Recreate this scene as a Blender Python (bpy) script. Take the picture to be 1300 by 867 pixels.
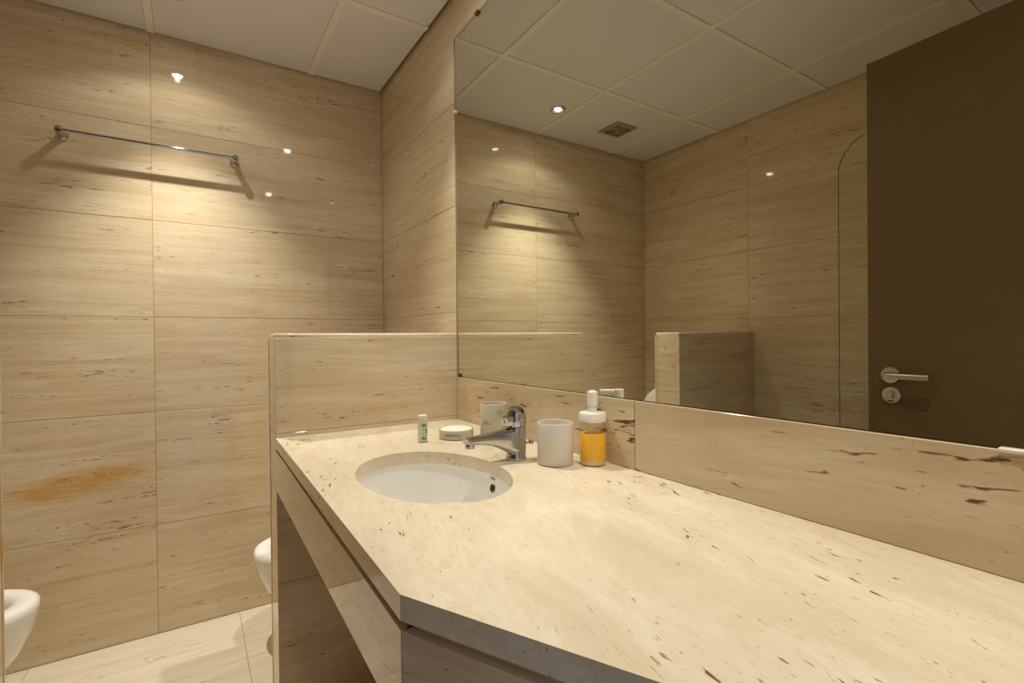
import bpy, bmesh, math, random
from mathutils import Vector, Matrix
from mathutils.geometry import tessellate_polygon
random.seed(7)
SC = bpy.context.scene
COL = SC.collection
for _o in list(bpy.data.objects):
    bpy.data.objects.remove(_o, do_unlink=True)

# ------------------------------------------------------------------ camera
# room axes: x = 0 is the mirror wall, y = 0 the far wall, z = 0 the floor (metres)
CAM = Vector((-0.7839, -2.3626, 1.1319))
YAW, PITCH, ROLL, FPX = 0.5725, -0.0065, -0.0103, 630.2
fw = Vector((math.sin(YAW)*math.cos(PITCH), math.cos(YAW)*math.cos(PITCH), math.sin(PITCH)))
rt = Vector((math.cos(YAW), -math.sin(YAW), 0)); up = rt.cross(fw)
rt2 = rt*math.cos(ROLL) + up*math.sin(ROLL); up2 = -rt*math.sin(ROLL) + up*math.cos(ROLL)
cam = bpy.data.cameras.new('camera'); camo = bpy.data.objects.new('camera', cam); COL.objects.link(camo)
camo.matrix_world = Matrix(((rt2.x, up2.x, -fw.x, CAM.x), (rt2.y, up2.y, -fw.y, CAM.y), (rt2.z, up2.z, -fw.z, CAM.z), (0, 0, 0, 1)))
cam.sensor_fit = 'HORIZONTAL'; cam.sensor_width = 36.0; cam.lens = 36.0*FPX/1300.0; cam.clip_start = 0.01
SC.camera = camo

# ------------------------------------------------------------------ world (dim daylight of the next room, through the doorway)
w = bpy.data.worlds.new('world'); SC.world = w; w.use_nodes = True
bg = w.node_tree.nodes['Background']; bg.inputs[0].default_value = (0.67, 0.73, 0.86, 1); bg.inputs[1].default_value = 0.60

# ------------------------------------------------------------------ exposure
SC.view_settings.view_transform = 'Standard'; SC.view_settings.look = 'None'
SC.view_settings.gamma = 1.0; SC.view_settings.use_curve_mapping = False
SC.view_settings.exposure = 0.0
SC.cycles.max_bounces = 12; SC.cycles.diffuse_bounces = 7; SC.cycles.glossy_bounces = 8; SC.cycles.transparent_max_bounces = 16
SC.cycles.sample_clamp_indirect = 4.0

LAMP_COLOR = (0.97, 0.935, 0.81)
LAMP_SPOTS = [(-0.825, -0.318), (-0.268, -1.02), (-0.245, -2.10)]
LAMP_BEAM, LAMP_SPILL = 74.0, 2.8
LAMP_LEVEL = [1.35, 0.86, 0.82]   # the lamp by the far wall is the strongest

# ------------------------------------------------------------------ main dimensions
W, H = 1.812, 2.3185            # room width, ceiling height
YB = -2.43                      # inner face of the wall with the doorway
XJ = -0.907                     # vertical joint of the far wall
ROWS = [0.0, 0.424, 0.862, 1.228, 1.602, 1.961, H + 0.03]
YM, PT, HP = -0.7845, 0.149, 1.1407   # half walls: near face, thickness, top of tiles
XE, XL = -0.584, -1.1846        # ends of the right and the left half wall
HC = 0.85                       # countertop
MB, MT = 0.9984, 2.184          # mirror bottom / top
XF0, XF1, CFY = -0.584, -0.594, -1.834  # counter front edge
TX = -0.594 + (-YB + CFY)*math.tan(0.4621)  # where the tapered edge meets the door wall

# ================================================================== materials
def newmat(name):
    m = bpy.data.materials.new(name); m.use_nodes = True
    nt = m.node_tree
    return m, nt, nt.nodes['Principled BSDF']

def N(nt, kind, **kw):
    n = nt.nodes.new(kind)
    for k, v in kw.items():
        setattr(n, k, v)
    return n

def plain(name, col, rough=0.5, metal=0.0, spec=0.5, noise=0.0, nscale=30.0, **kw):
    m, nt, b = newmat(name)
    b.inputs['Roughness'].default_value = rough; b.inputs['Metallic'].default_value = metal
    b.inputs['Specular IOR Level'].default_value = spec
    for k, v in kw.items():
        b.inputs[k].default_value = v
    tc = N(nt, 'ShaderNodeTexCoord'); nz = N(nt, 'ShaderNodeTexNoise')
    nz.inputs['Scale'].default_value = nscale; nz.inputs['Detail'].default_value = 3
    nt.links.new(tc.outputs['Object'], nz.inputs['Vector'])
    mx = N(nt, 'ShaderNodeMix', data_type='RGBA')
    mx.inputs['A'].default_value = (*[c*(1-noise) for c in col], 1); mx.inputs['B'].default_value = (*[min(1, c*(1+noise)) for c in col], 1)
    nt.links.new(nz.outputs['Fac'], mx.inputs['Factor']); nt.links.new(mx.outputs['Result'], b.inputs['Base Color'])
    return m

def travertine(name, stretch, pit_stretch, tilt=(0, 0, 0), light=(0.80, 0.66, 0.47), dark=(0.60, 0.44, 0.27), pit=(0.15, 0.056, 0.010),
               pit_level=0.665, pit_soft=0.02, rough=0.10, cluster=0.45, vary=True, blobs=None, rust=None, fleck=None):
    """polished vein-cut travertine: stretched bands, clouds, brown pits; position based, shifted per tile"""
    m, nt, b = newmat(name); L = nt.links.new
    geo = N(nt, 'ShaderNodeNewGeometry'); vec = geo.outputs['Position']
    if vary:
        oi = N(nt, 'ShaderNodeObjectInfo'); mu = N(nt, 'ShaderNodeMath', operation='MULTIPLY'); mu.inputs[1].default_value = 53.0
        L(oi.outputs['Random'], mu.inputs[0])
        cb = N(nt, 'ShaderNodeCombineXYZ')
        for k in range(3): L(mu.outputs[0], cb.inputs[k])
        ad = N(nt, 'ShaderNodeVectorMath', operation='ADD'); L(vec, ad.inputs[0]); L(cb.outputs[0], ad.inputs[1]); v0 = ad.outputs[0]
    else:
        v0 = vec
    def mapped(scale):
        r = N(nt, 'ShaderNodeMapping', vector_type='POINT'); r.inputs['Rotation'].default_value = tilt; L(v0, r.inputs['Vector'])
        mp = N(nt, 'ShaderNodeVectorMath', operation='MULTIPLY'); L(r.outputs[0], mp.inputs[0]); mp.inputs[1].default_value = scale
        return mp.outputs[0]
    def noise(scale, s=1.0, det=4.0, ro=0.55, dist=0.0):
        n = N(nt, 'ShaderNodeTexNoise'); L(mapped(scale), n.inputs['Vector'])
        n.inputs['Scale'].default_value = s; n.inputs['Detail'].default_value = det; n.inputs['Roughness'].default_value = ro; n.inputs['Distortion'].default_value = dist
        return n.outputs['Fac']
    def ramp(fac, stops):
        r = N(nt, 'ShaderNodeValToRGB'); L(fac, r.inputs[0])
        while len(r.color_ramp.elements) < len(stops): r.color_ramp.elements.new(0.5)
        for e, (p, c) in zip(r.color_ramp.elements, stops):
            e.position = p; e.color = (*c, 1) if len(c) == 3 else c
        return r.outputs[0]
    def mix(f, a, bb, fac_scale=1.0):
        x = N(nt, 'ShaderNodeMix', data_type='RGBA')
        if fac_scale != 1.0:
            q = N(nt, 'ShaderNodeMath', operation='MULTIPLY'); q.inputs[1].default_value = fac_scale; L(f, q.inputs[0]); f = q.outputs[0]
        L(f, x.inputs['Factor'])
        for s, val in (('A', a), ('B', bb)):
            if isinstance(val, tuple): x.inputs[s].default_value = (*val, 1)
            else: L(val, x.inputs[s])
        return x.outputs['Result']
    def math2(op, a, c):
        q = N(nt, 'ShaderNodeMath', operation=op)
        for i, v in enumerate((a, c)):
            if isinstance(v, (int, float)): q.inputs[i].default_value = v
            else: L(v, q.inputs[i])
        return q.outputs[0]
    mid = tuple((a+c)/2 for a, c in zip(light, dark))
    bands = noise(stretch, 1.0, 9.0, 0.68, 0.9)
    col = ramp(bands, [(0.30, dark), (0.44, mid), (0.56, light), (0.72, tuple(min(1, c*1.06) for c in light))])
    # broad pale and ochre clouds
    clouds = noise(tuple(2.2+s*0.12 for s in stretch), 1.0, 5.0, 0.6, 0.8)
    cm = ramp(clouds, [(0.40, (0, 0, 0)), (0.62, (1, 1, 1))])
    col = mix(cm, col, mid, 0.45)
    cm2 = ramp(clouds, [(0.30, (1, 1, 1)), (0.46, (0, 0, 0))])
    col = mix(cm2, col, tuple(min(1, c*k) for c, k in zip(light, (1.06, 1.07, 1.10))), 0.40)
    # fine grain
    grain = noise(tuple(s*9.0 for s in stretch), 1.0, 4.0, 0.7, 0.3)
    gm = ramp(grain, [(0.40, (0, 0, 0)), (0.70, (1, 1, 1))])
    col = mix(gm, col, tuple(c*k for c, k in zip(dark, (0.96, 0.90, 0.80))), 0.34)
    # thin ochre threads
    thr = noise(tuple(s*2.3 for s in stretch), 1.0, 6.0, 0.7, 0.9)
    tm = ramp(thr, [(0.58, (0, 0, 0)), (0.70, (1, 1, 1))])
    col = mix(tm, col, tuple(c*k for c, k in zip(dark, (0.95, 0.84, 0.66))), 0.45)
    if rust:
        (cx, cz, sx, sz, slope) = rust
        sp = N(nt, 'ShaderNodeSeparateXYZ'); L(vec, sp.inputs[0])
        ax = math2('SUBTRACT', sp.outputs[0], cx)
        az = math2('SUBTRACT', math2('SUBTRACT', sp.outputs[2], cz), math2('MULTIPLY', ax, slope))
        r2 = math2('ADD', math2('POWER', math2('DIVIDE', ax, sx), 2.0), math2('POWER', math2('DIVIDE', az, sz), 2.0))
        g = math2('SUBTRACT', 1.0, r2); g2 = math2('MAXIMUM', g, 0.0)
        rn = noise((6, 6, 60), 1.0, 8.0, 0.75, 1.0)
        rm = ramp(math2('MULTIPLY', g2, rn), [(0.27, (0, 0, 0)), (0.46, (1, 1, 1))])
        col = mix(rm, col, (0.60, 0.35, 0.10), 0.9)
    # pits, gathered in clusters
    pn = noise(pit_stretch, 1.0, 3.0, 0.55, 0.5)
    cl = noise(tuple(s*cluster*0.22 for s in pit_stretch), 1.0, 2.0, 0.5, 0.0)
    pp = math2('ADD', pn, math2('MULTIPLY', math2('SUBTRACT', cl, 0.5), 0.55))
    pm = ramp(pp, [(pit_level, (0, 0, 0)), (pit_level+pit_soft*0.5, (0.45, 0.45, 0.45)), (pit_level+pit_soft*2.0, (1, 1, 1))])
    col = mix(pm, col, pit, 0.95)
    if fleck:
        fn = noise(fleck[0], 1.0, 2.0, 0.5, 1.2)
        fm = ramp(fn, [(fleck[1], (0, 0, 0)), (fleck[1]+0.03, (1, 1, 1))])
        col = mix(fm, col, tuple(c*k for c, k in zip(dark, (0.70, 0.46, 0.24))), 0.75)
    L(col, b.inputs['Base Color'])
    rr = N(nt, 'ShaderNodeMapRange'); L(pm, rr.inputs['Value']); rr.inputs['To Min'].default_value = rough; rr.inputs['To Max'].default_value = 0.55
    L(rr.outputs[0], b.inputs['Roughness'])
    rs = N(nt, 'ShaderNodeMapRange'); L(pm, rs.inputs['Value']); rs.inputs['To Min'].default_value = 0.5; rs.inputs['To Max'].default_value = 0.05
    L(rs.outputs[0], b.inputs['Specular IOR Level'])
    return m

M = {}
WL, WD = (0.735, 0.625, 0.455), (0.565, 0.415, 0.245)
M['wall'] = travertine('travertine_wall', (1.3, 1.3, 22), (24, 24, 260), light=WL, dark=WD, pit_level=0.705, rust=(-1.13, 0.62, 0.36, 0.085, 0.12), rough=0.04, fleck=((60, 60, 420), 0.72))
M['floor'] = travertine('travertine_floor', (1.3, 18, 18), (18, 160, 160), light=(0.84, 0.77, 0.64), dark=(0.71, 0.61, 0.46), pit_level=0.72, rough=0.05, fleck=((50, 300, 300), 0.72))
M['counter'] = travertine('travertine_counter', (8, 2.2, 8), (140, 38, 140), tilt=(0, 0, 0.24), light=(0.78, 0.69, 0.54), dark=(0.66, 0.54, 0.39), vary=False,
                          pit_level=0.675, pit_soft=0.04, cluster=0.40, rough=0.12, fleck=((260, 100, 260), 0.69))
M['apron'] = travertine('travertine_apron', (1.5, 1.5, 18), (20, 20, 180), light=WL, dark=WD, pit_level=0.72, rough=0.035, fleck=((50, 50, 300), 0.72))
M['splash'] = travertine('travertine_splash', (1.2, 1.2, 15), (30, 17, 95), light=(0.68, 0.57, 0.405), dark=(0.54, 0.405, 0.245), pit_level=0.635, pit_soft=0.04, rough=0.10, tilt=(0.06, 0, 0), fleck=((70, 50, 300), 0.70))
M['grout'] = plain('grout', (0.40, 0.30, 0.19), 0.8, noise=0.1)
M['panel'] = plain('ceiling_panel_paint', (0.73, 0.71, 0.70), 0.75, noise=0.03, nscale=6)
M['bar'] = plain('ceiling_bar_paint', (0.82, 0.78, 0.70), 0.5, noise=0.02)
M['void'] = plain('ceiling_void', (0.05, 0.04, 0.03), 0.9)
M['ceramic'] = plain('white_ceramic', (0.90, 0.885, 0.85), 0.09, noise=0.01)
M['cupglaze'] = plain('cream_glaze', (0.68, 0.63, 0.555), 0.12, noise=0.02)
M['cuplight'] = plain('ivory_glaze', (0.60, 0.565, 0.46), 0.12, noise=0.02)
M['print'] = plain('taupe_flower_print', (0.42, 0.34, 0.25), 0.3, noise=0.2)
M['soap'] = plain('pale_soap', (0.80, 0.80, 0.70), 0.45, noise=0.03)
M['chrome'] = plain('chrome', (0.50, 0.50, 0.51), 0.05, 1.0, noise=0.02)
M['steel'] = plain('brushed_steel', (0.58, 0.55, 0.50), 0.28, 1.0, noise=0.05, nscale=200)
M['dark'] = plain('dark_hole', (0.02, 0.018, 0.015), 0.6)
M['door'] = plain('dark_brown_laminate', (0.15, 0.092, 0.039), 0.5, spec=0.15, noise=0.12, nscale=14)
M['fan'] = plain('brown_grey_plastic', (0.34, 0.29, 0.20), 0.5, noise=0.1)
M['fandark'] = plain('dark_grille', (0.10, 0.075, 0.045), 0.5, noise=0.1)
M['white'] = plain('white_plastic', (0.84, 0.81, 0.73), 0.30, noise=0.02)
M['clip'] = plain('clear_plastic_clip', (0.80, 0.74, 0.64), 0.3, noise=0.03)
M['clipdark'] = plain('dark_clip', (0.05, 0.045, 0.03), 0.4)
M['green'] = plain('leaf_green_print', (0.05, 0.20, 0.05), 0.4, noise=0.2)
M['palegreen'] = plain('pale_green_label', (0.55, 0.72, 0.42), 0.4, noise=0.08)
M['balm'] = plain('milky_plastic', (0.80, 0.78, 0.72), 0.25, noise=0.03)
M['balmcap'] = plain('frosted_cap', (0.78, 0.74, 0.68), 0.35, noise=0.03)
M['bluemark'] = plain('blue_grey_print', (0.22, 0.34, 0.40), 0.3)
M['reddot'] = plain('grey_dot', (0.10, 0.08, 0.08), 0.3)
M['orange'] = plain('orange_soap', (0.92, 0.52, 0.03), 0.25, noise=0.06, nscale=60)
M['cream'] = plain('pale_orange_base', (0.80, 0.60, 0.34), 0.2, noise=0.05)
M['jamb'] = plain('door_frame_brown', (0.10, 0.06, 0.03), 0.4, noise=0.1)

# liquid glows through a little when lit
M['orange'].node_tree.nodes['Principled BSDF'].inputs['Subsurface Weight'].default_value = 0.25
M['orange'].node_tree.nodes['Principled BSDF'].inputs['Subsurface Radius'].default_value = (0.01, 0.006, 0.002)

def clear_glass(name, tint, gloss=0.9, fres=0.6):
    m = bpy.data.materials.new(name); m.use_nodes = True; nt = m.node_tree; nt.nodes.clear()
    out = N(nt, 'ShaderNodeOutputMaterial'); tr = N(nt, 'ShaderNodeBsdfTransparent'); tr.inputs[0].default_value = (*tint, 1)
    gl = N(nt, 'ShaderNodeBsdfGlossy'); gl.inputs['Roughness'].default_value = 0.02; gl.inputs[0].default_value = (gloss, gloss, gloss, 1)
    lw = N(nt, 'ShaderNodeLayerWeight'); lw.inputs[0].default_value = 0.5
    pw = N(nt, 'ShaderNodeMath', operation='POWER'); pw.inputs[1].default_value = 5.0; nt.links.new(lw.outputs['Facing'], pw.inputs[0])
    sc = N(nt, 'ShaderNodeMath', operation='MULTIPLY_ADD'); sc.inputs[1].default_value = fres; sc.inputs[2].default_value = 0.022; nt.links.new(pw.outputs[0], sc.inputs[0])
    mx = N(nt, 'ShaderNodeMixShader'); nt.links.new(sc.outputs[0], mx.inputs[0]); nt.links.new(tr.outputs[0], mx.inputs[1]); nt.links.new(gl.outputs[0], mx.inputs[2])
    nt.links.new(mx.outputs[0], out.inputs[0])
    return m
M['glass'] = clear_glass('clear_screen_glass', (0.975, 0.98, 0.965), fres=0.3)
M['bottle'] = clear_glass('clear_bottle_plastic', (0.97, 0.95, 0.90), fres=0.35)
M['glassedge'] = plain('dark_glass_edge', (0.05, 0.07, 0.05), 0.2)

def mirror_mat():
    m, nt, b = newmat('silvered_mirror'); L = nt.links.new
    b.inputs['Metallic'].default_value = 1.0; b.inputs['Roughness'].default_value = 0.0
    # brown desilvering that has crept in from the lower corner
    geo = N(nt, 'ShaderNodeNewGeometry'); nz = N(nt, 'ShaderNodeTexNoise'); nz.inputs['Scale'].default_value = 130; nz.inputs['Detail'].default_value = 4
    L(geo.outputs['Position'], nz.inputs['Vector'])
    d = N(nt, 'ShaderNodeVectorMath', operation='SUBTRACT'); d.inputs[1].default_value = (0.004, YM-0.018, MB)
    L(geo.outputs['Position'], d.inputs[0])
    s = N(nt, 'ShaderNodeVectorMath', operation='MULTIPLY'); s.inputs[1].default_value = (0, 1/0.045, 1/0.024); L(d.outputs[0], s.inputs[0])
    ln = N(nt, 'ShaderNodeVectorMath', operation='LENGTH'); L(s.outputs[0], ln.inputs[0])
    q = N(nt, 'ShaderNodeMath', operation='ADD'); L(ln.outputs['Value'], q.inputs[0]); L(nz.outputs['Fac'], q.inputs[1])
    cr = N(nt, 'ShaderNodeValToRGB'); L(q.outputs[0], cr.inputs[0])
    cr.color_ramp.elements[0].position = 0.90; cr.color_ramp.elements[0].color = (1, 1, 1, 1)
    cr.color_ramp.elements[1].position = 0.97; cr.color_ramp.elements[1].color = (0, 0, 0, 1)
    # scale so that 1.0 of the ramp is reachable
    q.use_clamp = False
    mx = N(nt, 'ShaderNodeMix', data_type='RGBA'); L(cr.outputs[0], mx.inputs['Factor'])
    mx.inputs['A'].default_value = (0.79, 0.795, 0.705, 1); mx.inputs['B'].default_value = (0.16, 0.08, 0.03, 1); L(mx.outputs['Result'], b.inputs['Base Color'])
    mr = N(nt, 'ShaderNodeMath', operation='MULTIPLY'); mr.inputs[1].default_value = 0.6; L(cr.outputs[0], mr.inputs[0]); L(mr.outputs[0], b.inputs['Roughness'])
    return m
M['mirror'] = mirror_mat()

def emit(name, col, s):
    m = bpy.data.materials.new(name); m.use_nodes = True; nt = m.node_tree; nt.nodes.clear()
    o = N(nt, 'ShaderNodeOutputMaterial'); e = N(nt, 'ShaderNodeEmission'); e.inputs[0].default_value = (*col, 1); e.inputs[1].default_value = s
    nt.links.new(e.outputs[0], o.inputs[0]); return m
M['lens'] = emit('lamp_lens_lit', (1.0, 0.93, 0.82), 150.0)

# ================================================================== mesh helpers
def mesh(name, vs, fs, mat, parent=None, smooth=False, loc=None, autosmooth=None):
    me = bpy.data.meshes.new(name); me.from_pydata([tuple(v) for v in vs], [], [tuple(f) for f in fs]); me.update()
    bm = bmesh.new(); bm.from_mesh(me); bmesh.ops.recalc_face_normals(bm, faces=bm.faces); bm.to_mesh(me); bm.free()
    me.materials.append(M[mat] if isinstance(mat, str) else mat)
    if smooth:
        for p in me.polygons: p.use_smooth = True
        me.set_sharp_from_angle(angle=math.radians(autosmooth or 40))
    o = bpy.data.objects.new(name, me); COL.objects.link(o)
    if parent: o.parent = parent
    if loc: o.location = loc
    return o

def link(name, me, parent=None, loc=None):
    o = bpy.data.objects.new(name, me); COL.objects.link(o)
    if parent: o.parent = parent
    if loc: o.location = loc
    return o

def boxv(x0, x1, y0, y1, z0, z1):
    v = [(x0, y0, z0), (x1, y0, z0), (x1, y1, z0), (x0, y1, z0), (x0, y0, z1), (x1, y0, z1), (x1, y1, z1), (x0, y1, z1)]
    f = [(0, 3, 2, 1), (4, 5, 6, 7), (0, 1, 5, 4), (1, 2, 6, 5), (2, 3, 7, 6), (3, 0, 4, 7)]
    return v, f

def box(name, x0, x1, y0, y1, z0, z1, mat, parent=None, bev=0.0, segs=2):
    v, f = boxv(x0, x1, y0, y1, z0, z1)
    if not bev: return mesh(name, v, f, mat, parent)
    bm = bmesh.new(); vv = [bm.verts.new(p) for p in v]
    for q in f: bm.faces.new([vv[i] for i in q])
    bmesh.ops.recalc_face_normals(bm, faces=bm.faces)
    bmesh.ops.bevel(bm, geom=list(bm.edges), offset=bev, segments=segs, affect='EDGES', profile=0.5)
    me = bpy.data.meshes.new(name); bm.to_mesh(me); bm.free()
    me.materials.append(M[mat] if isinstance(mat, str) else mat)
    for p in me.polygons: p.use_smooth = True
    me.set_sharp_from_angle(angle=math.radians(50))
    return link(name, me, parent)

def lathe_v(prof, n=48, sx=1.0, sy=1.0):
    vs, fs = [], []
    for (r, z) in prof:
        for k in range(n):
            a = 2*math.pi*k/n; vs.append((r*math.cos(a)*sx, r*math.sin(a)*sy, z))
    for i in range(len(prof)-1):
        for k in range(n):
            a, b = i*n+k, i*n+(k+1) % n; fs.append((a, b, b+n, a+n))
    return vs, fs

def lathe(name, prof, mat, parent=None, n=48, loc=None, cap0=True, cap1=True, angle=40):
    vs, fs = lathe_v(prof, n)
    if cap0: fs.append(tuple(range(n)))
    if cap1: fs.append(tuple((len(prof)-1)*n + k for k in range(n)))
    return mesh(name, vs, fs, mat, parent, True, loc, angle)

def loft(name, rings, mat, parent=None, cap0=True, cap1=True, angle=45, loc=None):
    n = len(rings[0]); vs = [p for r in rings for p in r]; fs = []
    for i in range(len(rings)-1):
        for k in range(n):
            a, b = i*n+k, i*n+(k+1) % n; fs.append((a, b, b+n, a+n))
    if cap0: fs.append(tuple(range(n)))
    if cap1: fs.append(tuple((len(rings)-1)*n + k for k in range(n)))
    return mesh(name, vs, fs, mat, parent, True, loc, angle)

def tube(name, pts, r, mat, parent=None, n=16, loc=None):
    pts = [Vector(p) for p in pts]; rings = []
    rr = r if isinstance(r, (list, tuple)) else [r]*len(pts)
    for i, p in enumerate(pts):
        t = (pts[min(i+1, len(pts)-1)] - pts[max(i-1, 0)]).normalized()
        a = Vector((0, 0, 1)) if abs(t.z) < 0.9 else Vector((1, 0, 0))
        u = t.cross(a).normalized(); v = t.cross(u)
        rings.append([p + u*rr[i]*math.cos(2*math.pi*k/n) + v*rr[i]*math.sin(2*math.pi*k/n) for k in range(n)])
    return loft(name, rings, mat, parent, loc=loc)

def struct(o):
    o['kind'] = 'structure'; return o

def thing(name, label, cat, loc=(0, 0, 0), group=None, rotz=0.0):
    o = bpy.data.objects.new(name, None); COL.objects.link(o); o.location = loc; o.rotation_euler = (0, 0, rotz)
    o.empty_display_size = 0.02
    o['label'] = label; o['category'] = cat
    if group: o['group'] = group
    return o

def tile(parent, frame, u0, u1, v0, v1, mat, n0=-0.012, n1=0.0, gap=0.0009, cham=0.0007, name='tile', proud=None):
    """one slab with its own chamfered edges; frame maps (u, v, outward n) to the room"""
    e = random.uniform(-0.0004, 0.0004) if proud is None else proud
    a, b, c, d = u0+gap, u1-gap, v0+gap, v1-gap; k = cham
    P = [(a, c, n0), (b, c, n0), (b, d, n0), (a, d, n0), (a, c, n1-k+e), (b, c, n1-k+e), (b, d, n1-k+e), (a, d, n1-k+e),
         (a+k, c+k, n1+e), (b-k, c+k, n1+e), (b-k, d-k, n1+e), (a+k, d-k, n1+e)]
    F = [(8, 9, 10, 11)]
    for i in range(4):
        j = (i+1) % 4; F += [(4+i, 4+j, 8+j, 8+i), (i, j, 4+j, 4+i)]
    F.append((3, 2, 1, 0))
    return mesh(name, [frame(*p) for p in P], F, mat, parent)

# ================================================================== the room shell
T = 0.10
# far wall
wf = struct(box('wall_far', -W-T, T, 0.0014, T, -0.05, H+0.12, 'grout'))
fr = lambda u, v, n: (u, -n, v)
for (u0, u1) in ((-W, XJ), (XJ, 0.0)):
    for z0, z1 in zip(ROWS, ROWS[1:]): tile(wf, fr, u0, u1, z0, z1, 'wall')
# left wall
wl = struct(box('wall_left', -W-T, -W-0.0014, YB-0.12, 0.010, -0.05, H+0.12, 'grout'))
fr = lambda u, v, n: (-W+n, u, v)
for (u0, u1) in ((-0.755, 0.0), (-1.66, -0.755), (YB, -1.66)):
    for z0, z1 in zip(ROWS, ROWS[1:]): tile(wl, fr, u0, u1, z0, z1, 'wall')
# mirror wall
wr = struct(box('wall_right', 0.012, T, YB-0.12, 0.010, -0.05, H+0.12, 'grout'))
fr = lambda u, v, n: (-n, u, v)
box('grout_bed', 0.0014, 0.013, YM, 0.010, 0, H+0.03, 'grout', wr)
for z0, z1 in zip(ROWS, ROWS[1:]): tile(wr, fr, YM, 0.0, z0, z1, 'wall')
for (u0, u1) in ((-1.62, YM), (YB, -1.62)):
    tile(wr, fr, u0, u1, MT, H+0.03, 'wall')
    tile(wr, fr, u0, u1, 0.0, ROWS[1], 'wall'); tile(wr, fr, u0, u1, ROWS[1], HC-0.036, 'wall')
    tile(wr, fr, u0, u1, HC-0.0006, MB, 'splash', cham=0.0012, proud=0.0, name='backsplash_tile')
# wall with the doorway, behind the camera
DX0, DX1, DH = -1.015, TX-0.02, 2.03
wb = struct(mesh('wall_back', *boxv(DX1, T, YB-0.12, YB-0.010, -0.05, H+0.12), 'grout'))
mesh('wall_piece', *boxv(-W-T, DX0, YB-0.12, YB-0.010, -0.05, H+0.12), 'grout', wb)
mesh('wall_piece', *boxv(DX0, DX1, YB-0.12, YB-0.010, DH, H+0.12), 'grout', wb)
fr = lambda u, v, n: (u, YB+n, v)
for z0, z1 in zip(ROWS, ROWS[1:]):
    tile(wb, fr, -W, DX0-0.06, z0, z1, 'wall')
    if z0 > HC or z1 < HC: tile(wb, fr, DX1+0.045, 0.0, z0, z1, 'wall')
tile(wb, fr, DX0-0.06, DX1+0.045, DH+0.045, H+0.03, 'wall')
# door frame
tr = struct(mesh('trim_1', *boxv(DX0-0.058, DX0-0.002, YB-0.13, YB+0.004, 0, DH+0.043), 'jamb'))
mesh('jamb', *boxv(DX1+0.002, DX1+0.043, YB-0.13, YB+0.004, 0, DH+0.043), 'jamb', tr)
mesh('head', *boxv(DX0-0.002, DX1+0.002, YB-0.13, YB+0.004, DH, DH+0.043), 'jamb', tr)

# floor
fl = struct(box('floor', -W-T, T, YB-0.12, 0.010, -0.08, -0.0014, 'grout'))
fr = lambda u, v, n: (u, v, n)
fx = [-W, -1.276, -0.631, 0.0]; fy = [0.0, -0.36, -0.72, -1.08, -1.44, -1.80, -2.16, YB-0.12]
for x0, x1 in zip(fx, fx[1:]):
    for y1, y0 in zip(fy, fy[1:]): tile(fl, fr, x0, x1, y0, y1, 'floor', n0=-0.011)

# ceiling: grid bars at H, panels a few mm above them, dark slot along the walls
ce = struct(box('ceiling', -W-T, T, YB-0.12, 0.010, H+0.05, H+0.12, 'void'))
gx = [-W+0.011, -1.485, -0.904, -0.325, -0.011]; gy = [-0.011, -0.585, -1.165, -1.745, YB+0.006]; BW = 0.0125
for i, (x0, x1) in enumerate(zip(gx, gx[1:])):
    for j, (y1, y0) in enumerate(zip(gy, gy[1:])):
        a = x0 + (BW if i else 0); b = x1 - (BW if i < 3 else 0); c = y0 + (BW if j < 3 else 0); d = y1 - (BW if j else 0)
        k = 0.0025; zf, zb = H+0.004, H+0.020
        P = [(a, c, zb), (b, c, zb), (b, d, zb), (a, d, zb), (a, c, zf+k), (b, c, zf+k), (b, d, zf+k), (a, d, zf+k), (a+k, c+k, zf), (b-k, c+k, zf), (b-k, d-k, zf), (a+k, d-k, zf)]
        F = [(8, 9, 10, 11), (0, 1, 2, 3)]
        for q in range(4):
            r = (q+1) % 4; F += [(4+q, 4+r, 8+r, 8+q), (q, r, 4+r, 4+q)]
        mesh('ceiling_panel', P, F, 'panel', ce)
for x in gx[1:-1]: box('grid_bar', x-BW, x+BW, gy[-1], gy[0], H, H+0.022, 'bar', ce)
for y in gy[1:-1]:
    for x0, x1 in zip(gx, gx[1:]): box('grid_bar', x0+(BW if x0 > gx[0] else 0), x1-(BW if x1 < gx[-1] else 0), y-BW, y+BW, H+0.0004, H+0.022, 'bar', ce)

# half walls
def half_wall(name, x0, x1, end_side):
    y0, y1 = YM, YM+PT; tt = 0.018
    core = struct(box(name, x0+(0.004 if end_side < 0 else -0.003), x1-(0.004 if end_side > 0 else -0.003), y0+0.0014, y1-0.0014, -0.02, HP-0.0014, 'grout'))
    zs = [0.0, ROWS[1], ROWS[2], HP]
    for z0, z1 in zip(zs, zs[1:]):
        tile(core, lambda u, v, n: (u, y0-n, v), x0, x1, z0, z1, 'wall', gap=0.0007)
        tile(core, lambda u, v, n: (u, y1+n, v), x0, x1, z0, z1, 'wall', gap=0.0007)
        if end_side < 0: tile(core, lambda u, v, n: (x0-n, u, v), y0+0.012, y1-0.012, z0, z1, 'wall', n0=-0.018, n1=-0.002, gap=0.0007, name='end_tile')
        else: tile(core, lambda u, v, n: (x1+n, u, v), y0+0.012, y1-0.012, z0, z1, 'wall', n0=-0.018, n1=-0.002, gap=0.0007, name='end_tile')
    xa, xb = (x0+0.005, x1) if end_side < 0 else (x0, x1-0.005)
    cap = box('cap', xa, xb, y0+0.004, y1-0.004, HP-0.0014, HP+0.012, 'floor', core, bev=0.0018, segs=1)
    return core
half_wall('wall_partition_right', XE, 0.0, -1)
half_wall('wall_partition_left', -W, XL, +1)

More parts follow.
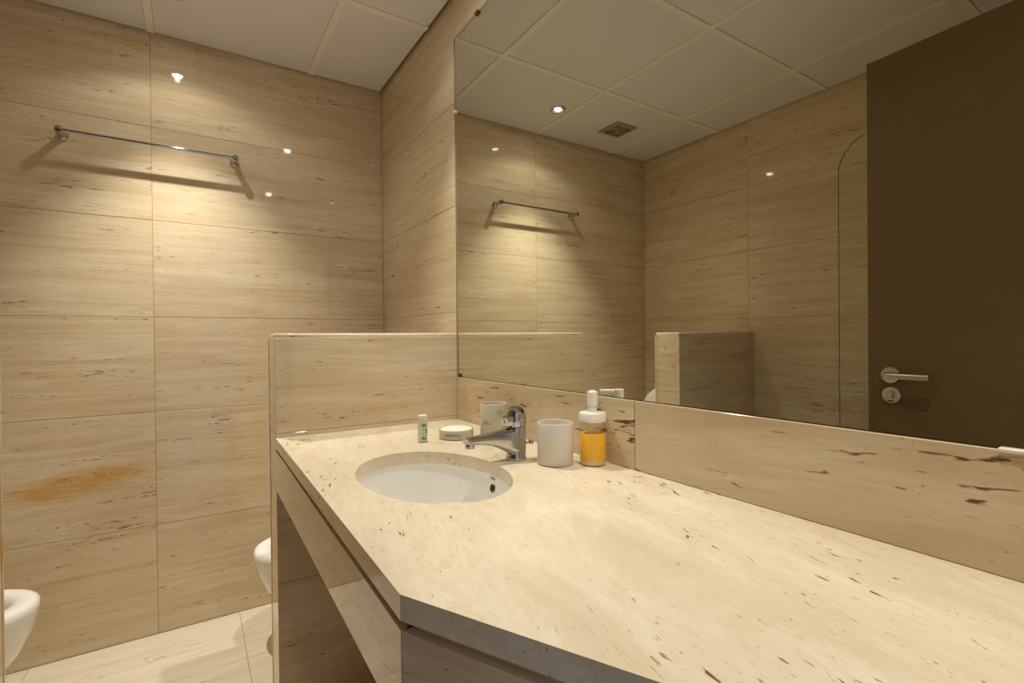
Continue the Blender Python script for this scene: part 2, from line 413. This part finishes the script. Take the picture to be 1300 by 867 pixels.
# ================================================================== mirror
mi = thing('wall_mirror', 'large frameless mirror covering the wall above the stone backsplash', 'mirror', (0.004, YM, MB))
mesh('mirror_glass', *boxv(0.0, 0.006, YB+0.014-YM, -0.003, 0.001, MT-MB-0.003), 'mirror', mi)
def clip(y, z, mat, w=0.010, h=0.010, label=None):
    o = box('mirror_clip', -0.007, 0.001, y-YM-w, y-YM+w, z-MB-h, z-MB+h, mat, mi, bev=0.0015)
    if label: o['label'] = label
clip(-2.196, MB-0.001, 'clip', 0.012, 0.0025, 'pale plastic clip')
clip(-0.955, MT-0.001, 'clipdark', 0.010, 0.005, 'dark clip')
clip(YM-0.002, 1.93, 'clip', 0.003, 0.006)

# ================================================================== vanity
def counter():
    outer = [Vector((XF0, YM-0.0008, 0)), Vector((0.010, YM-0.0008, 0)), Vector((0.010, YB+0.006, 0)), Vector((TX, YB+0.006, 0)), Vector((XF1, CFY, 0))]
    ns = 72; inner = [Vector((-0.3625+0.148*math.cos(2*math.pi*k/ns), -1.392+0.2176*math.sin(2*math.pi*k/ns), 0)) for k in range(ns)]
    allp = outer+inner; tris = tessellate_polygon([outer, inner]); n = len(allp)
    zt, zb = HC, HC-0.0295
    vs = [(p.x, p.y, zt) for p in allp]+[(p.x, p.y, zb) for p in allp]
    fs = [tuple(t) for t in tris]+[tuple(i+n for i in reversed(t)) for t in tris]
    for lo, hi in ((0, len(outer)), (len(outer), n)):
        for i in range(lo, hi):
            j = i+1 if i+1 < hi else lo; fs.append((i, j, j+n, i+n))
    o = mesh('stone_countertop', vs, fs, 'counter')
    bv = o.modifiers.new('edge', 'BEVEL'); bv.width = 0.0016; bv.segments = 2; bv.limit_method = 'ANGLE'; bv.angle_limit = math.radians(30)
    for p in o.data.polygons: p.use_smooth = False
    o['label'] = 'long polished travertine countertop with an oval basin cut-out and tapered end'; o['category'] = 'countertop'
counter()

vb = thing('vanity_base', 'travertine apron and slanted side panel carrying the countertop', 'vanity', (0, 0, 0))
ZA, ZB = HC-0.041, 0.697
def fx_at(y): return XF0 + (XF1-XF0)*(y-YM)/(CFY-YM)
# recessed strip in the shadow gap, then the apron panels
def skew(name, y0, y1, dx0, dx1, z0, z1, mat):
    a0, a1 = fx_at(y0), fx_at(y1)
    vs = [(a0+dx0, y0, z0), (a0+dx1, y0, z0), (a1+dx1, y1, z0), (a1+dx0, y1, z0), (a0+dx0, y0, z1), (a0+dx1, y0, z1), (a1+dx1, y1, z1), (a1+dx0, y1, z1)]
    return mesh(name, vs, boxv(0, 1, 0, 1, 0, 1)[1], mat, vb)
skew('gap_strip', CFY+0.02, YM-0.001, 0.012, 0.030, ZA-0.02, HC-0.0300, 'apron')
skew('apron_panel', CFY+0.0006, YM-0.0012, 0.0005, 0.020, ZB, ZA, 'apron')
# slanted panel under the tapered edge, down to the floor
tdir = Vector((math.sin(0.4621), -math.cos(0.4621), 0)); tn = Vector((-math.cos(0.4621), -math.sin(0.4621), 0))
def slant(name, s0, s1, d0, d1, z0, z1, mat):
    p0 = Vector((XF1, CFY, 0))
    vs = []
    for z in (z0, z1):
        for s, d in ((s0, d0), (s1, d0), (s1, d1), (s0, d1)):
            q = p0+tdir*s-tn*d; vs.append((q.x, q.y, z))
    return mesh(name, vs, boxv(0, 1, 0, 1, 0, 1)[1], mat, vb)
LT = (-(YB+0.012)+CFY)/math.cos(0.4621)
slant('gap_strip', 0.014, LT, 0.012, 0.030, ZA-0.02, HC-0.0300, 'apron')
slant('side_panel', 0.0012, LT, 0.0005, 0.020, 0.001, ZA, 'apron')

# basin
def basin():
    b = thing('wash_basin', 'white oval ceramic basin set under the countertop beside the tap', 'sink', (-0.3625, -1.392, HC-0.0300))
    n = 64; rings = []
    def ring(rx, ry, z, ox=0.0): return [(ox+rx*math.cos(2*math.pi*k/n), ry*math.sin(2*math.pi*k/n), z) for k in range(n)]
    D = 0.165
    prof = [(1.16, 0.0), (1.16, -0.012), (1.09, -0.030)]
    outer = []
    for i in range(9):
        t = i/8; outer.append((1.09*math.cos(t*math.pi/2*0.92), -0.030-(D-0.012)*math.sin(t*math.pi/2)))
    pro = prof+outer[1:]
    # up the inside
    inn = []
    for i in range(14):
        t = 1-i/13; c = max(0.10, math.cos(t*math.pi/2)**0.62); inn.append((1.055*c, -0.004-(D-0.004)*math.sin(t*math.pi/2)))
    rings = [ring(0.148*s, 0.2176*s, z) for s, z in pro]+[ring(0.148*s, 0.2176*s, z) for s, z in inn]+[ring(0.148*1.06, 0.2176*1.06, 0.0)]
    bowl = loft('bowl', rings+[rings[0]], 'ceramic', b, cap0=False, cap1=False, angle=60)
    lathe('drain', [(0.0215, 0.0), (0.0215, 0.004), (0.017, 0.005), (0.016, 0.002), (0.0005, 0.0045)], 'chrome', b, loc=(0, 0, -D+0.002), n=32)
    # overflow on the near, wall-side slope of the bowl
    ang = math.radians(2.6)
    for nm, r, off, mat in (('overflow_ring', 0.0115, 0.0012, 'chrome'), ('overflow_hole', 0.0082, 0.0024, 'dark')):
        t = 0.169; s = 1.055*math.cos(t)**0.62
        p = Vector((0.148*s*math.cos(ang), 0.2176*s*math.sin(ang), -0.004-(D-0.004)*math.sin(t)))
        nrm = Vector((-math.cos(ang)/0.148, -math.sin(ang)/0.2176, 0)).normalized()*0.95+Vector((0, 0, 0.22)); nrm.normalize()
        tu = nrm.cross(Vector((0, 0, 1))).normalized(); tv = nrm.cross(tu)
        cc = p+nrm*off; nn = 28
        rim = [cc+tu*r*math.cos(2*math.pi*k/nn)+tv*r*math.sin(2*math.pi*k/nn) for k in range(nn)]
        rim2 = [q-nrm*0.004 for q in rim]
        loft(nm, [rim2, rim], mat, b)
        if nm == 'overflow_ring':
            for k in range(4):   # small printed mark above the overflow
                m0 = p+Vector((0, 0, 0.0215))+nrm*0.0012+tu*(0.0062-0.0042*k)
                q = [m0+tu*a+Vector((0, 0, c))+nrm*d for d in (-0.004, 0) for a, c in ((-0.0013, -0.0016-0.0006*(k % 2)), (0.0013, -0.0016), (0.0013, 0.0016+0.0010*((k+1) % 2)), (-0.0013, 0.0016))]
                mesh('printed_mark', q, boxv(0, 1, 0, 1, 0, 1)[1], 'bluemark', bowl)
    return b
basin()

# tap: lever mixer, spout over the basin (-x)
def tap():
    t = thing('mixer_tap', 'chrome single-lever mixer tap standing behind the oval basin', 'tap', (-0.150, -1.392, HC+0.0006))
    body = lathe('body', [(0.0245, 0.0), (0.0250, 0.003), (0.0245, 0.006), (0.0235, 0.010), (0.0232, 0.073), (0.0228, 0.076), (0.0215, 0.0765)], 'chrome', t, n=48)
    # spout
    n = 28; secs = []
    for i in range(15):
        s = i/14; x = -0.006-0.126*s
        hw = 0.0232*(1-s)+0.0165*s; zt = 0.0775-0.0145*s-0.003*math.sin(s*math.pi)
        zb = 0.002+0.0450*(1-(1-s)**2.3)
        zt = max(zt, zb+0.006)
        zc, hh = (zt+zb)/2, (zt-zb)/2
        if i == 14: hw *= 0.93; hh *= 0.75
        ring = []
        for k in range(n):
            a = 2*math.pi*k/n; ca, sa = math.cos(a), math.sin(a); e = 0.62
            ring.append((x, hw*math.copysign(abs(ca)**e, ca), zc+hh*math.copysign(abs(sa)**e, sa)))
        secs.append(ring)
    sp = loft('spout', secs, 'chrome', t, angle=60)
    lathe('aerator', [(0.0098, 0.0), (0.0108, 0.001), (0.0108, 0.009), (0.0100, 0.014)], 'chrome', sp, n=28, loc=(-0.1215, 0, 0.0390))
    lathe('aerator_mesh', [(0.0082, -0.0006), (0.0082, 0.002)], 'dark', sp, n=24, loc=(-0.1215, 0, 0.0390))
    # dome handle with a flat-fronted lever block
    dome = [(0.0238, 0.0), (0.0244, 0.004), (0.0243, 0.016), (0.0234, 0.026), (0.0208, 0.0350), (0.0158, 0.0415), (0.0082, 0.0455), (0.0008, 0.0466)]
    h = lathe('handle', dome, 'chrome', t, n=48, loc=(0, 0, 0.0775))
    lv = []
    for x, hw, z0, z1 in ((0.004, 0.0175, 0.001, 0.029), (-0.016, 0.0170, 0.001, 0.0260), (-0.0300, 0.0160, 0.001, 0.0235), (-0.0315, 0.0148, 0.0025, 0.0220)):
        r = []
        for k in range(24):
            a = 2*math.pi*k/24; ca, sa = math.cos(a), math.sin(a); e = 0.32
            r.append((x, hw*math.copysign(abs(ca)**e, ca), (z0+z1)/2+(z1-z0)/2*math.copysign(abs(sa)**e, sa)))
        lv.append(r)
    l = loft('lever', lv, 'chrome', h, angle=35)
    rim = lambda x: [(x, 0.0030*math.cos(2*math.pi*k/16), 0.0115+0.0030*math.sin(2*math.pi*k/16)) for k in range(16)]
    loft('indicator_dot', [rim(-0.0305), rim(-0.0321)], 'reddot', h)
    # pop-up waste knob at the back
    tube('waste_rod', [(0.018, -0.006, 0.035), (0.031, -0.010, 0.0365)], 0.0025, 'chrome', t)
    tube('waste_knob', [(0.030, -0.010, 0.0365), (0.032, -0.0105, 0.0368), (0.039, -0.013, 0.0375), (0.040, -0.0133, 0.0376)], [0.004, 0.0062, 0.0062, 0.0045], 'chrome', t)
tap()

# ------------------------------------------------------------------ things on the counter
ZC = HC+0.0006
def cup_profile(r, h, t=0.0038):
    return [(r-0.004, 0.0), (r-0.001, 0.001), (r, 0.004), (r, h-0.002), (r-0.0008, h-0.0004), (r-t*0.5, h), (r-t+0.0008, h-0.0004), (r-t, h-0.002), (r-t, 0.009), (r-t-0.005, 0.005), (0.0006, 0.0045)]
c1 = lathe('cup', cup_profile(0.0405, 0.0925), 'cupglaze', n=64, loc=(-0.1005, -1.477, ZC))
c1['label'] = 'plain pale ceramic cup between the tap and the soap dispenser'; c1['category'] = 'cup'

def patch(parent, name, r, ang, z, shape, mat, th=0.0007):
    """flat print following a cylinder wall; shape in (arc metres, height metres)"""
    vs = []
    for rr in (r-0.0004, r+th):
        for (s, q) in shape:
            a = ang+s/r; vs.append((rr*math.cos(a), rr*math.sin(a), z+q))
    n = len(shape); fs = [tuple(range(n, 2*n)), tuple(reversed(range(n)))]+[(i, (i+1) % n, (i+1) % n+n, i+n) for i in range(n)]
    return mesh(name, vs, fs, mat, parent)
def petal(L, wd, rot, x0=0.0, z0=0.0):
    pts = [(0, 0), (L*0.35, wd), (L*0.75, wd*0.7), (L, 0), (L*0.75, -wd*0.7), (L*0.35, -wd)]
    c, s = math.cos(rot), math.sin(rot)
    return [(x0+a*c-b*s, z0+a*s+b*c) for a, b in pts]
def flower(parent, r, ang, z, size, n=7, half=False):
    for k in range(n):
        rot = (math.pi*(k+0.5)/n) if half else 2*math.pi*k/n
        x0, z0 = 0.22*size*math.cos(rot), 0.22*size*math.sin(rot)
        patch(parent, 'petal', r, ang, z, petal(size*0.72, size*0.13, rot, x0, z0), 'print')

view = lambda x, y: math.atan2(CAM.y-y, CAM.x-x)      # the side a cup turns to the room's door
c2x, c2y = -0.056, -1.132
c2 = thing('cup', 'ivory ceramic cup with taupe flower prints in the corner behind the tap', 'cup', (c2x, c2y, ZC))
lathe('cup_body', cup_profile(0.0395, 0.0955), 'cuplight', c2, n=64)
a = view(c2x, c2y)
flower(c2, 0.0395, a+0.42, 0.073, 0.0115, 8); flower(c2, 0.0395, a-0.62, 0.038, 0.015, 7, True); flower(c2, 0.0395, a+0.9, 0.03, 0.012, 8); flower(c2, 0.0395, a+2.6, 0.06, 0.013, 8)
patch(c2, 'stem', 0.0395, a+0.42, 0.052, [(-0.011, -0.001), (0.011, -0.001), (0.011, 0.0008), (-0.011, 0.0008)], 'print')

dx, dy = -0.152, -1.083
sd = thing('soap_dish', 'low round ivory soap dish with taupe floral band beside the balm tube', 'soap dish', (dx, dy, ZC))
lathe('dish_body', [(0.0455, 0.0), (0.0480, 0.0012), (0.0490, 0.0035), (0.0490, 0.0250), (0.0484, 0.0260), (0.0474, 0.0260), (0.0466, 0.0250), (0.0460, 0.018), (0.0400, 0.0165), (0.0005, 0.0160)], 'cuplight', sd, n=64)
lathe('soap_cake', [(0.030, 0.0164), (0.0435, 0.0172), (0.0456, 0.0215), (0.0450, 0.0252), (0.040, 0.0272), (0.022, 0.0284), (0.0005, 0.0287)], 'soap', sd, n=48)
a = view(dx, dy)
for k, dz in enumerate((-0.48, -0.22, 0.06, 1.4, 2.6, 3.9)):
    flower(sd, 0.0490, a+dz, 0.0085, 0.0125, 6, True)

lx, ly = -0.2545, -1.083
lb = thing('balm_tube', 'small white tube with a frosted cap and a green leaf label', 'tube', (lx, ly, ZC))
lathe('tube_body', [(0.0125, 0.0), (0.0135, 0.0008), (0.0135, 0.050), (0.0128, 0.0508)], 'balm', lb, n=40)
lathe('cap', [(0.0128, 0.0509), (0.0136, 0.0512), (0.0136, 0.0700), (0.0128, 0.0725), (0.010, 0.0732), (0.0005, 0.0733)], 'balmcap', lb, n=40)
a = view(lx, ly)
# curved label, built as a strip of quads
r = 0.0135; nq = 14; vs = []; fs = []
for i in range(nq+1):
    ang = a+(-0.0020+0.0165*i/nq)/r
    for rr, z in ((r+0.0003, 0.003), (r+0.0003, 0.049), (r-0.0005, 0.049), (r-0.0005, 0.003)): vs.append((rr*math.cos(ang), rr*math.sin(ang), z))
for i in range(nq):
    for k in range(4): fs.append((i*4+k, i*4+(k+1) % 4, (i+1)*4+(k+1) % 4, (i+1)*4+k))
fs += [(0, 1, 2, 3), tuple(nq*4+k for k in range(4))]
lab = mesh('label', vs, fs, 'palegreen', lb)
for s, z, L, rot in ((0.001, 0.042, 0.008, 1.2), (0.009, 0.043, 0.008, 1.9), (0.003, 0.009, 0.0065, 0.4), (0.002, 0.009, 0.007, 1.6), (0.002, 0.009, 0.0055, 2.6), (0.011, 0.024, 0.009, 1.4), (0.0115, 0.030, 0.008, 1.8), (0.001, 0.045, 0.005, 2.0), (0.009, 0.008, 0.004, 1.5)):
    patch(lab, 'leaf_print', r+0.0003, a, z, petal(L, 0.0021, rot, s, 0), 'green')

# pump dispenser
px, py = -0.0365, -1.531
pd = thing('soap_dispenser', 'clear pump bottle half filled with orange soap, white pump top', 'dispenser', (px, py, ZC))
R = 0.0290
lathe('bottle', [(0.0245, 0.0), (0.0275, 0.0008), (R, 0.003), (R, 0.0960), (0.0275, 0.0975)], 'bottle', pd, n=56, cap1=False)
lathe('bottle_base', [(0.0240, 0.0012), (0.0272, 0.002), (0.0282, 0.0125), (0.0005, 0.0125)], 'cream', pd, n=56)
lathe('liquid_soap', [(0.0282, 0.0127), (0.0283, 0.014), (0.0283, 0.0680), (0.0275, 0.0690), (0.0005, 0.0690)], 'orange', pd, n=56)
tube('dip_tube', [(0, 0, 0.0691), (0, 0, 0.097)], 0.0028, 'white', pd, n=12)
lathe('collar', [(0.0270, 0.0952), (0.0298, 0.0958), (0.0302, 0.0975), (0.0302, 0.1130), (0.0290, 0.1150), (0.020, 0.1160), (0.012, 0.1165), (0.0005, 0.1165)], 'white', pd, n=56)
lathe('pump_stem', [(0.0095, 0.1160), (0.0095, 0.1310), (0.0005, 0.1310)], 'white', pd, n=32)
# head: slanted cylinder end with a straight nozzle pointing back to the door
na = math.atan2(py-CAM.y, px-CAM.x)
nd = Vector((math.cos(na), math.sin(na), 0)); ns_ = Vector((-nd.y, nd.x, 0))
hr = []
for rr, z in ((0.0112, 0.1306), (0.0118, 0.1312), (0.0118, 0.150)): hr.append([(rr*math.cos(2*math.pi*k/32), rr*math.sin(2*math.pi*k/32), z) for k in range(32)])
hr.append([(0.0118*math.cos(2*math.pi*k/32), 0.0118*math.sin(2*math.pi*k/32), 0.1600) for k in range(32)])
hr.append([(0.0106*math.cos(2*math.pi*k/32), 0.0106*math.sin(2*math.pi*k/32), 0.1612) for k in range(32)])
hd = loft('pump_head', hr, 'white', pd, angle=40)
no = []
for s, hw, z0, z1 in ((0.004, 0.0085, 0.1465, 0.1608), (0.025, 0.0080, 0.1470, 0.1606), (0.042, 0.0076, 0.1474, 0.1604), (0.0432, 0.0068, 0.1482, 0.1596)):
    ring = []
    for k in range(20):
        t = 2*math.pi*k/20; ca, sa = math.cos(t), math.sin(t); e = 0.6
        q = nd*s+ns_*hw*math.copysign(abs(ca)**e, ca); ring.append((q.x, q.y, (z0+z1)/2+(z1-z0)/2*math.copysign(abs(sa)**e, sa)))
    no.append(ring)
loft('nozzle', no, 'white', hd, angle=50)

# ================================================================== towel rail
ra = thing('towel_rail', 'thin chrome towel rail fixed high on the far stone wall', 'towel rail', (-0.895, 0, 1.873))
RD = -0.062
tube('bar', [(-0.272, RD, 0), (0.272, RD, 0)], 0.0062, 'chrome', ra, n=20)
for s in (-1, 1):
    x = s*0.268
    pf = [(0.0008, 0.0), (0.0165, 0.0004), (0.0165, 0.006), (0.0125, 0.010), (0.0100, 0.022), (0.0100, 0.050), (0.0128, 0.053), (0.0128, 0.070), (0.0112, 0.0725), (0.0008, 0.0732)]
    vs, fs = lathe_v(pf, 32); vs = [(x+vx, -vz-0.0006, vy) for vx, vy, vz in vs]
    mesh('bracket', vs, fs, 'chrome', ra, True, None, 40)

# ================================================================== ceiling fittings
def spotlight(i, x, y, label):
    t = thing('ceiling_spotlight', label, 'spotlight', (x, y, H+0.004), 'recessed ceiling spotlights')
    lathe('trim_ring', [(0.0300, -0.0002), (0.0420, -0.0002), (0.0420, -0.0020), (0.0390, -0.0050), (0.0320, -0.0060), (0.0285, -0.0040), (0.0275, -0.0008)], 'steel', t, n=48, cap0=False, cap1=False)
    lathe('reflector', [(0.0285, -0.0004), (0.0285, -0.0016), (0.0190, -0.0009), (0.0185, -0.0004)], 'chrome', t, n=40, cap0=False, cap1=False)
    lathe('lens', [(0.0185, -0.0004), (0.0185, -0.0010), (0.0005, -0.0020)], 'lens', t, n=32)
    for nm, size, blend, e in (('beam', 79, 1.0, LAMP_BEAM), ('spill', 138, 0.35, LAMP_SPILL)):
        l = bpy.data.lights.new('spotlight_'+nm, 'SPOT'); l.energy = e*LAMP_LEVEL[i]; l.color = LAMP_COLOR; l.spot_size = math.radians(size); l.spot_blend = blend; l.shadow_soft_size = 0.010
        o = bpy.data.objects.new('spotlight_'+nm, l); COL.objects.link(o); o.parent = t; o.location = (0, 0, -0.016)
for i, (x, y) in enumerate(LAMP_SPOTS):
    spotlight(i, x, y, ('small recessed ceiling spotlight above the towel rail', 'small recessed ceiling spotlight above the basin by the mirror', 'small recessed ceiling spotlight nearest the doorway')[i])

ef = thing('extractor_fan', 'square brown-grey extractor fan grille in the ceiling', 'extractor fan', (-1.268, -0.304, H+0.004))
S = 0.077
box('back_plate', -S+0.006, S-0.006, -S+0.006, S-0.006, -0.006, -0.0004, 'fandark', ef)
for k in range(4):
    m4 = Matrix.Rotation(k*math.pi/2, 3, 'Z')
    P = [(-S, -S, -0.0004), (S, -S, -0.0004), (S-0.022, -S+0.022, -0.0004), (-S+0.022, -S+0.022, -0.0004), (-S+0.002, -S+0.002, -0.010), (S-0.002, -S+0.002, -0.010), (S-0.022, -S+0.022, -0.014), (-S+0.022, -S+0.022, -0.014)]
    mesh('frame_side', [m4 @ Vector(p) for p in P], boxv(0, 1, 0, 1, 0, 1)[1], 'fan', ef)
def torus(name, R0, r0, z, mat, parent):
    vs, fs = lathe_v([(R0+r0*math.cos(2*math.pi*j/8), z+r0*math.sin(2*math.pi*j/8)) for j in range(9)], 40)
    return mesh(name, vs, fs, mat, parent, True, None, 60)
for rr in (0.022, 0.035, 0.048): torus('grille_ring', rr, 0.0032, -0.011, 'fan', ef)
lathe('hub', [(0.0115, -0.006), (0.0115, -0.012), (0.008, -0.0145), (0.0005, -0.015)], 'fan', ef, n=28)
for k in range(4):
    a = math.pi/4+k*math.pi/2
    tube('spoke', [(0.010*math.cos(a), 0.010*math.sin(a), -0.010), (0.051*math.cos(a), 0.051*math.sin(a), -0.010)], 0.0024, 'fan', ef, n=8)

# ================================================================== door (stands open into the room)
hx, hy, ex, ey = -0.986, YB+0.035, -1.036, -1.641      # hinge end and free end of its inner face
dv = Vector((ex-hx, ey-hy, 0)); DL = dv.length; dv.normalize(); dn = Vector((-dv.y, dv.x, 0)) * -1   # dn: outward from the inner face, towards the mirror
if dn.x < 0: dn = -dn
def dw(s, n, z):
    q = Vector((hx, hy, 0))+dv*s+dn*n; return (q.x, q.y, z)
def dbox(name, s0, s1, n0, n1, z0, z1, mat, parent, bev=0):
    v, f = boxv(s0, s1, n0, n1, z0, z1); return mesh(name, [dw(*p) for p in v], f, mat, parent)
do = struct(dbox('door_1', 0, DL, -0.040, 0, 0.012, 1.997, 'door', None))
HZ = 1.006; hs = DL-0.064
def ddisc(name, s, z, prof, mat, parent, n=40):
    vs, fs = lathe_v(prof, n); return mesh(name, [dw(s+vx, vz, z+vy) for vx, vy, vz in vs], fs, mat, parent, True, None, 40)
hd = ddisc('door_handle', hs, HZ, [(0.0260, 0.0), (0.0260, 0.006), (0.0245, 0.0078), (0.0110, 0.0082), (0.0005, 0.0082)], 'steel', do)
pts = [(0, 0.006), (0, 0.034), (-0.003, 0.041), (-0.010, 0.045), (-0.020, 0.046), (-0.115, 0.046)]
tube('lever', [dw(hs+a, b, HZ) for a, b in pts], 0.0095, 'steel', hd, n=24)
lk = ddisc('lock_rosette', hs-0.002, HZ-0.062, [(0.0260, 0.0), (0.0260, 0.006), (0.0245, 0.0078), (0.0140, 0.0082), (0.0005, 0.0082)], 'steel', do)
ddisc('thumb_turn', hs-0.002, HZ-0.060, [(0.0110, 0.008), (0.0110, 0.014), (0.0095, 0.0165), (0.0005, 0.017)], 'steel', lk, 28)
dbox('turn_grip', hs-0.012, hs+0.008, 0.0165, 0.0235, HZ-0.0625, HZ-0.0575, 'steel', lk)
dbox('indicator_slot', hs-0.0095, hs+0.0055, 0.0079, 0.0088, HZ-0.0815, HZ-0.0785, 'dark', lk)
for z in (0.25, 1.05, 1.80): tube('hinge', [dw(-0.006, 0.004, z), dw(-0.006, 0.004, z+0.09)], 0.007, 'steel', do, n=12)

# ================================================================== bath screen and tub (the screen is seen in the mirror)
def tub():
    t = thing('bathtub', 'white built-in bathtub under the glass shower screen', 'bathtub', (-W, YB, 0))
    x1 = XL+W-0.004; yl = YM-YB
    def rr(x0, xx1, y0, yy1, r, z, n=8):
        o = []
        for cx, cy, a0 in ((xx1-r, yy1-r, 0), (x0+r, yy1-r, 90), (x0+r, y0+r, 180), (xx1-r, y0+r, 270)):
            for k in range(n+1):
                a = math.radians(a0+90*k/n); o.append((cx+r*math.cos(a), cy+r*math.sin(a), z))
        return o
    a0, a1, b0, b1 = 0.003, x1, 0.014, yl-0.003
    rings = [rr(a0, a1, b0, b1, 0.004, 0.52), rr(a0, a1, b0, b1, 0.004, 0.545), rr(a0+.004, a1-.004, b0+.004, b1-.004, 0.006, 0.55), rr(a0+0.055, a1-0.055, b0+0.06, b1-0.06, 0.16, 0.55), rr(a0+0.065, a1-0.065, b0+0.07, b1-0.07, 0.16, 0.54),
             rr(a0+0.10, a1-0.10, b0+0.14, b1-0.20, 0.15, 0.20), rr(a0+0.15, a1-0.15, b0+0.2, b1-0.27, 0.12, 0.15)]
    loft('tub_shell', rings, 'ceramic', t, cap0=False, angle=50)
    for k in range(2):
        y0 = 0.014+k*(yl-0.02)/2; y1 = 0.014+(k+1)*(yl-0.02)/2
        o = tile(t, lambda u, v, n: (x1-0.012+n, u, v), y0, y1, 0.0, 0.519, 'apron', name='tub_panel')
    lathe('tub_drain', [(0.028, 0.0), (0.028, 0.003), (0.0005, 0.004)], 'chrome', t, n=28, loc=(x1/2, 0.35, 0.1505))
tub()
def screen():
    xs = -1.196; t = thing('shower_screen', 'clear glass shower screen with a rounded top corner seen in the mirror', 'shower screen', (xs, -1.486, 0.5505))
    z0, z1, y0, y1, r = 0.012, 1.842-0.5505, YB+0.016+1.486, 0.0, 0.125
    o = [(y0, z0), (y1, z0)]+[(y1-r+r*math.cos(math.radians(90*k/14)), z1-r+r*math.sin(math.radians(90*k/14))) for k in range(15)]+[(y0, z1)]
    n = len(o); hw = 0.003
    vs = [(-hw, a, b) for a, b in o]+[(hw, a, b) for a, b in o]
    p = mesh('glass_pane', vs, [tuple(range(n)), tuple(range(n, 2*n))], 'glass', t)
    # polished edge
    mesh('glass_edge', vs, [(i, (i+1) % n, (i+1) % n+n, i+n) for i in range(n)], 'glassedge', t)
    box('seal_strip', -0.006, 0.006, y0, y1-0.01, 0.0, 0.0118, 'steel', t)
    box('wall_channel', -0.009, 0.009, y0-0.012, y0-0.0004, 0.0, z1, 'steel', t)
screen()

# ================================================================== wall-hung ceramics in the alcove
def egg(xb, xt, hw, yc, z, n=48, inset=0.0):
    """plan outline: flat at the wall end xb, round at the tip xt (x grows away from the wall); returns ring of points"""
    L = xt-xb; out = []
    for k in range(n):
        a = 2*math.pi*k/n; ca, sa = math.cos(a), math.sin(a)
        e = 0.95 if ca > 0 else 0.42
        x = xb+L*0.40 + (L*0.60 if ca > 0 else L*0.40)*math.copysign(abs(ca)**e, ca)
        out.append((x, yc+hw*math.copysign(abs(sa)**0.86, sa), z))
    return out
def pan(root, Lg, flip, rim=0.37, hole=True):
    f = (lambda p: (-p[0], p[1], p[2])) if flip else (lambda p: p)
    prof = [(0.40, 0.090, 0.085), (0.55, 0.120, 0.092), (0.74, 0.150, 0.120), (0.86, 0.168, 0.165), (0.935, 0.177, 0.220), (0.977, 0.182, 0.280), (0.994, 0.184, rim-0.045), (1.0, 0.185, rim-0.024), (0.997, 0.183, rim-0.011), (0.985, 0.176, rim-0.003), (0.968, 0.167, rim)]
    rings = [egg(0.001, Lg*a, hw, 0, z) for a, hw, z in prof]
    inn = [(0.920, 0.136, rim-0.001, 0.13), (0.90, 0.122, rim-0.012, 0.14), (0.895, 0.122, rim-0.030, 0.14), (0.87, 0.112, rim-0.09, 0.16), (0.78, 0.08, rim-0.16, 0.22), (0.60, 0.04, rim-0.20, 0.30)]
    rings += [egg(Lg*b, Lg*a, hw, 0, z) for a, hw, z, b in inn]
    return loft('pan', [[f(p) for p in r] for r in rings], 'ceramic', root, angle=60)
to = thing('toilet', 'white wall-hung toilet with raised seat at the left edge', 'toilet', (-W+0.0006, -0.335, 0))
pan(to, 0.632, False)
def lid(name, L, hw, x, tilt, th, ring=None):
    rings = []
    base = egg(0.0, L, hw, 0, 0)
    for (s, d) in ((0.97, 0.0), (1.0, th*0.25), (1.0, th*0.75), (0.97, th)):
        r = []
        for (px_, py_, _) in base:
            h = L*0.42+(px_-L*0.42)*s; yy = py_*s
            r.append((x+d+math.sin(tilt)*h, yy, 0.385+math.cos(tilt)*h))
        rings.append(r)
    if not ring: return loft(name, rings, 'ceramic', to, angle=50)
    hole = []
    for (px_, py_, _) in base:
        h = L*0.45+(px_-L*0.45)*0.70; yy = py_*0.66; hole.append((h, yy))
    rings += [[(x+d+math.sin(tilt)*h, yy, 0.385+math.cos(tilt)*h) for h, yy in hole] for d in (th, 0.0)]
    return loft(name, rings+[rings[0]], 'ceramic', to, cap0=False, cap1=False, angle=50)
lid('lid', 0.440, 0.185, 0.170, 0.06, 0.018)
lid('seat', 0.430, 0.182, 0.194, 0.06, 0.016, ring=True)
for s in (-1, 1): tube('seat_hinge', [(0.185, s*0.075, 0.381), (0.185, s*0.045, 0.381)], 0.011, 'chrome', to, n=12)
bd = thing('bidet', 'white wall-hung bidet behind the half wall next to the counter', 'bidet', (-0.0006, -0.335, 0))
pan(bd, 0.605, True)
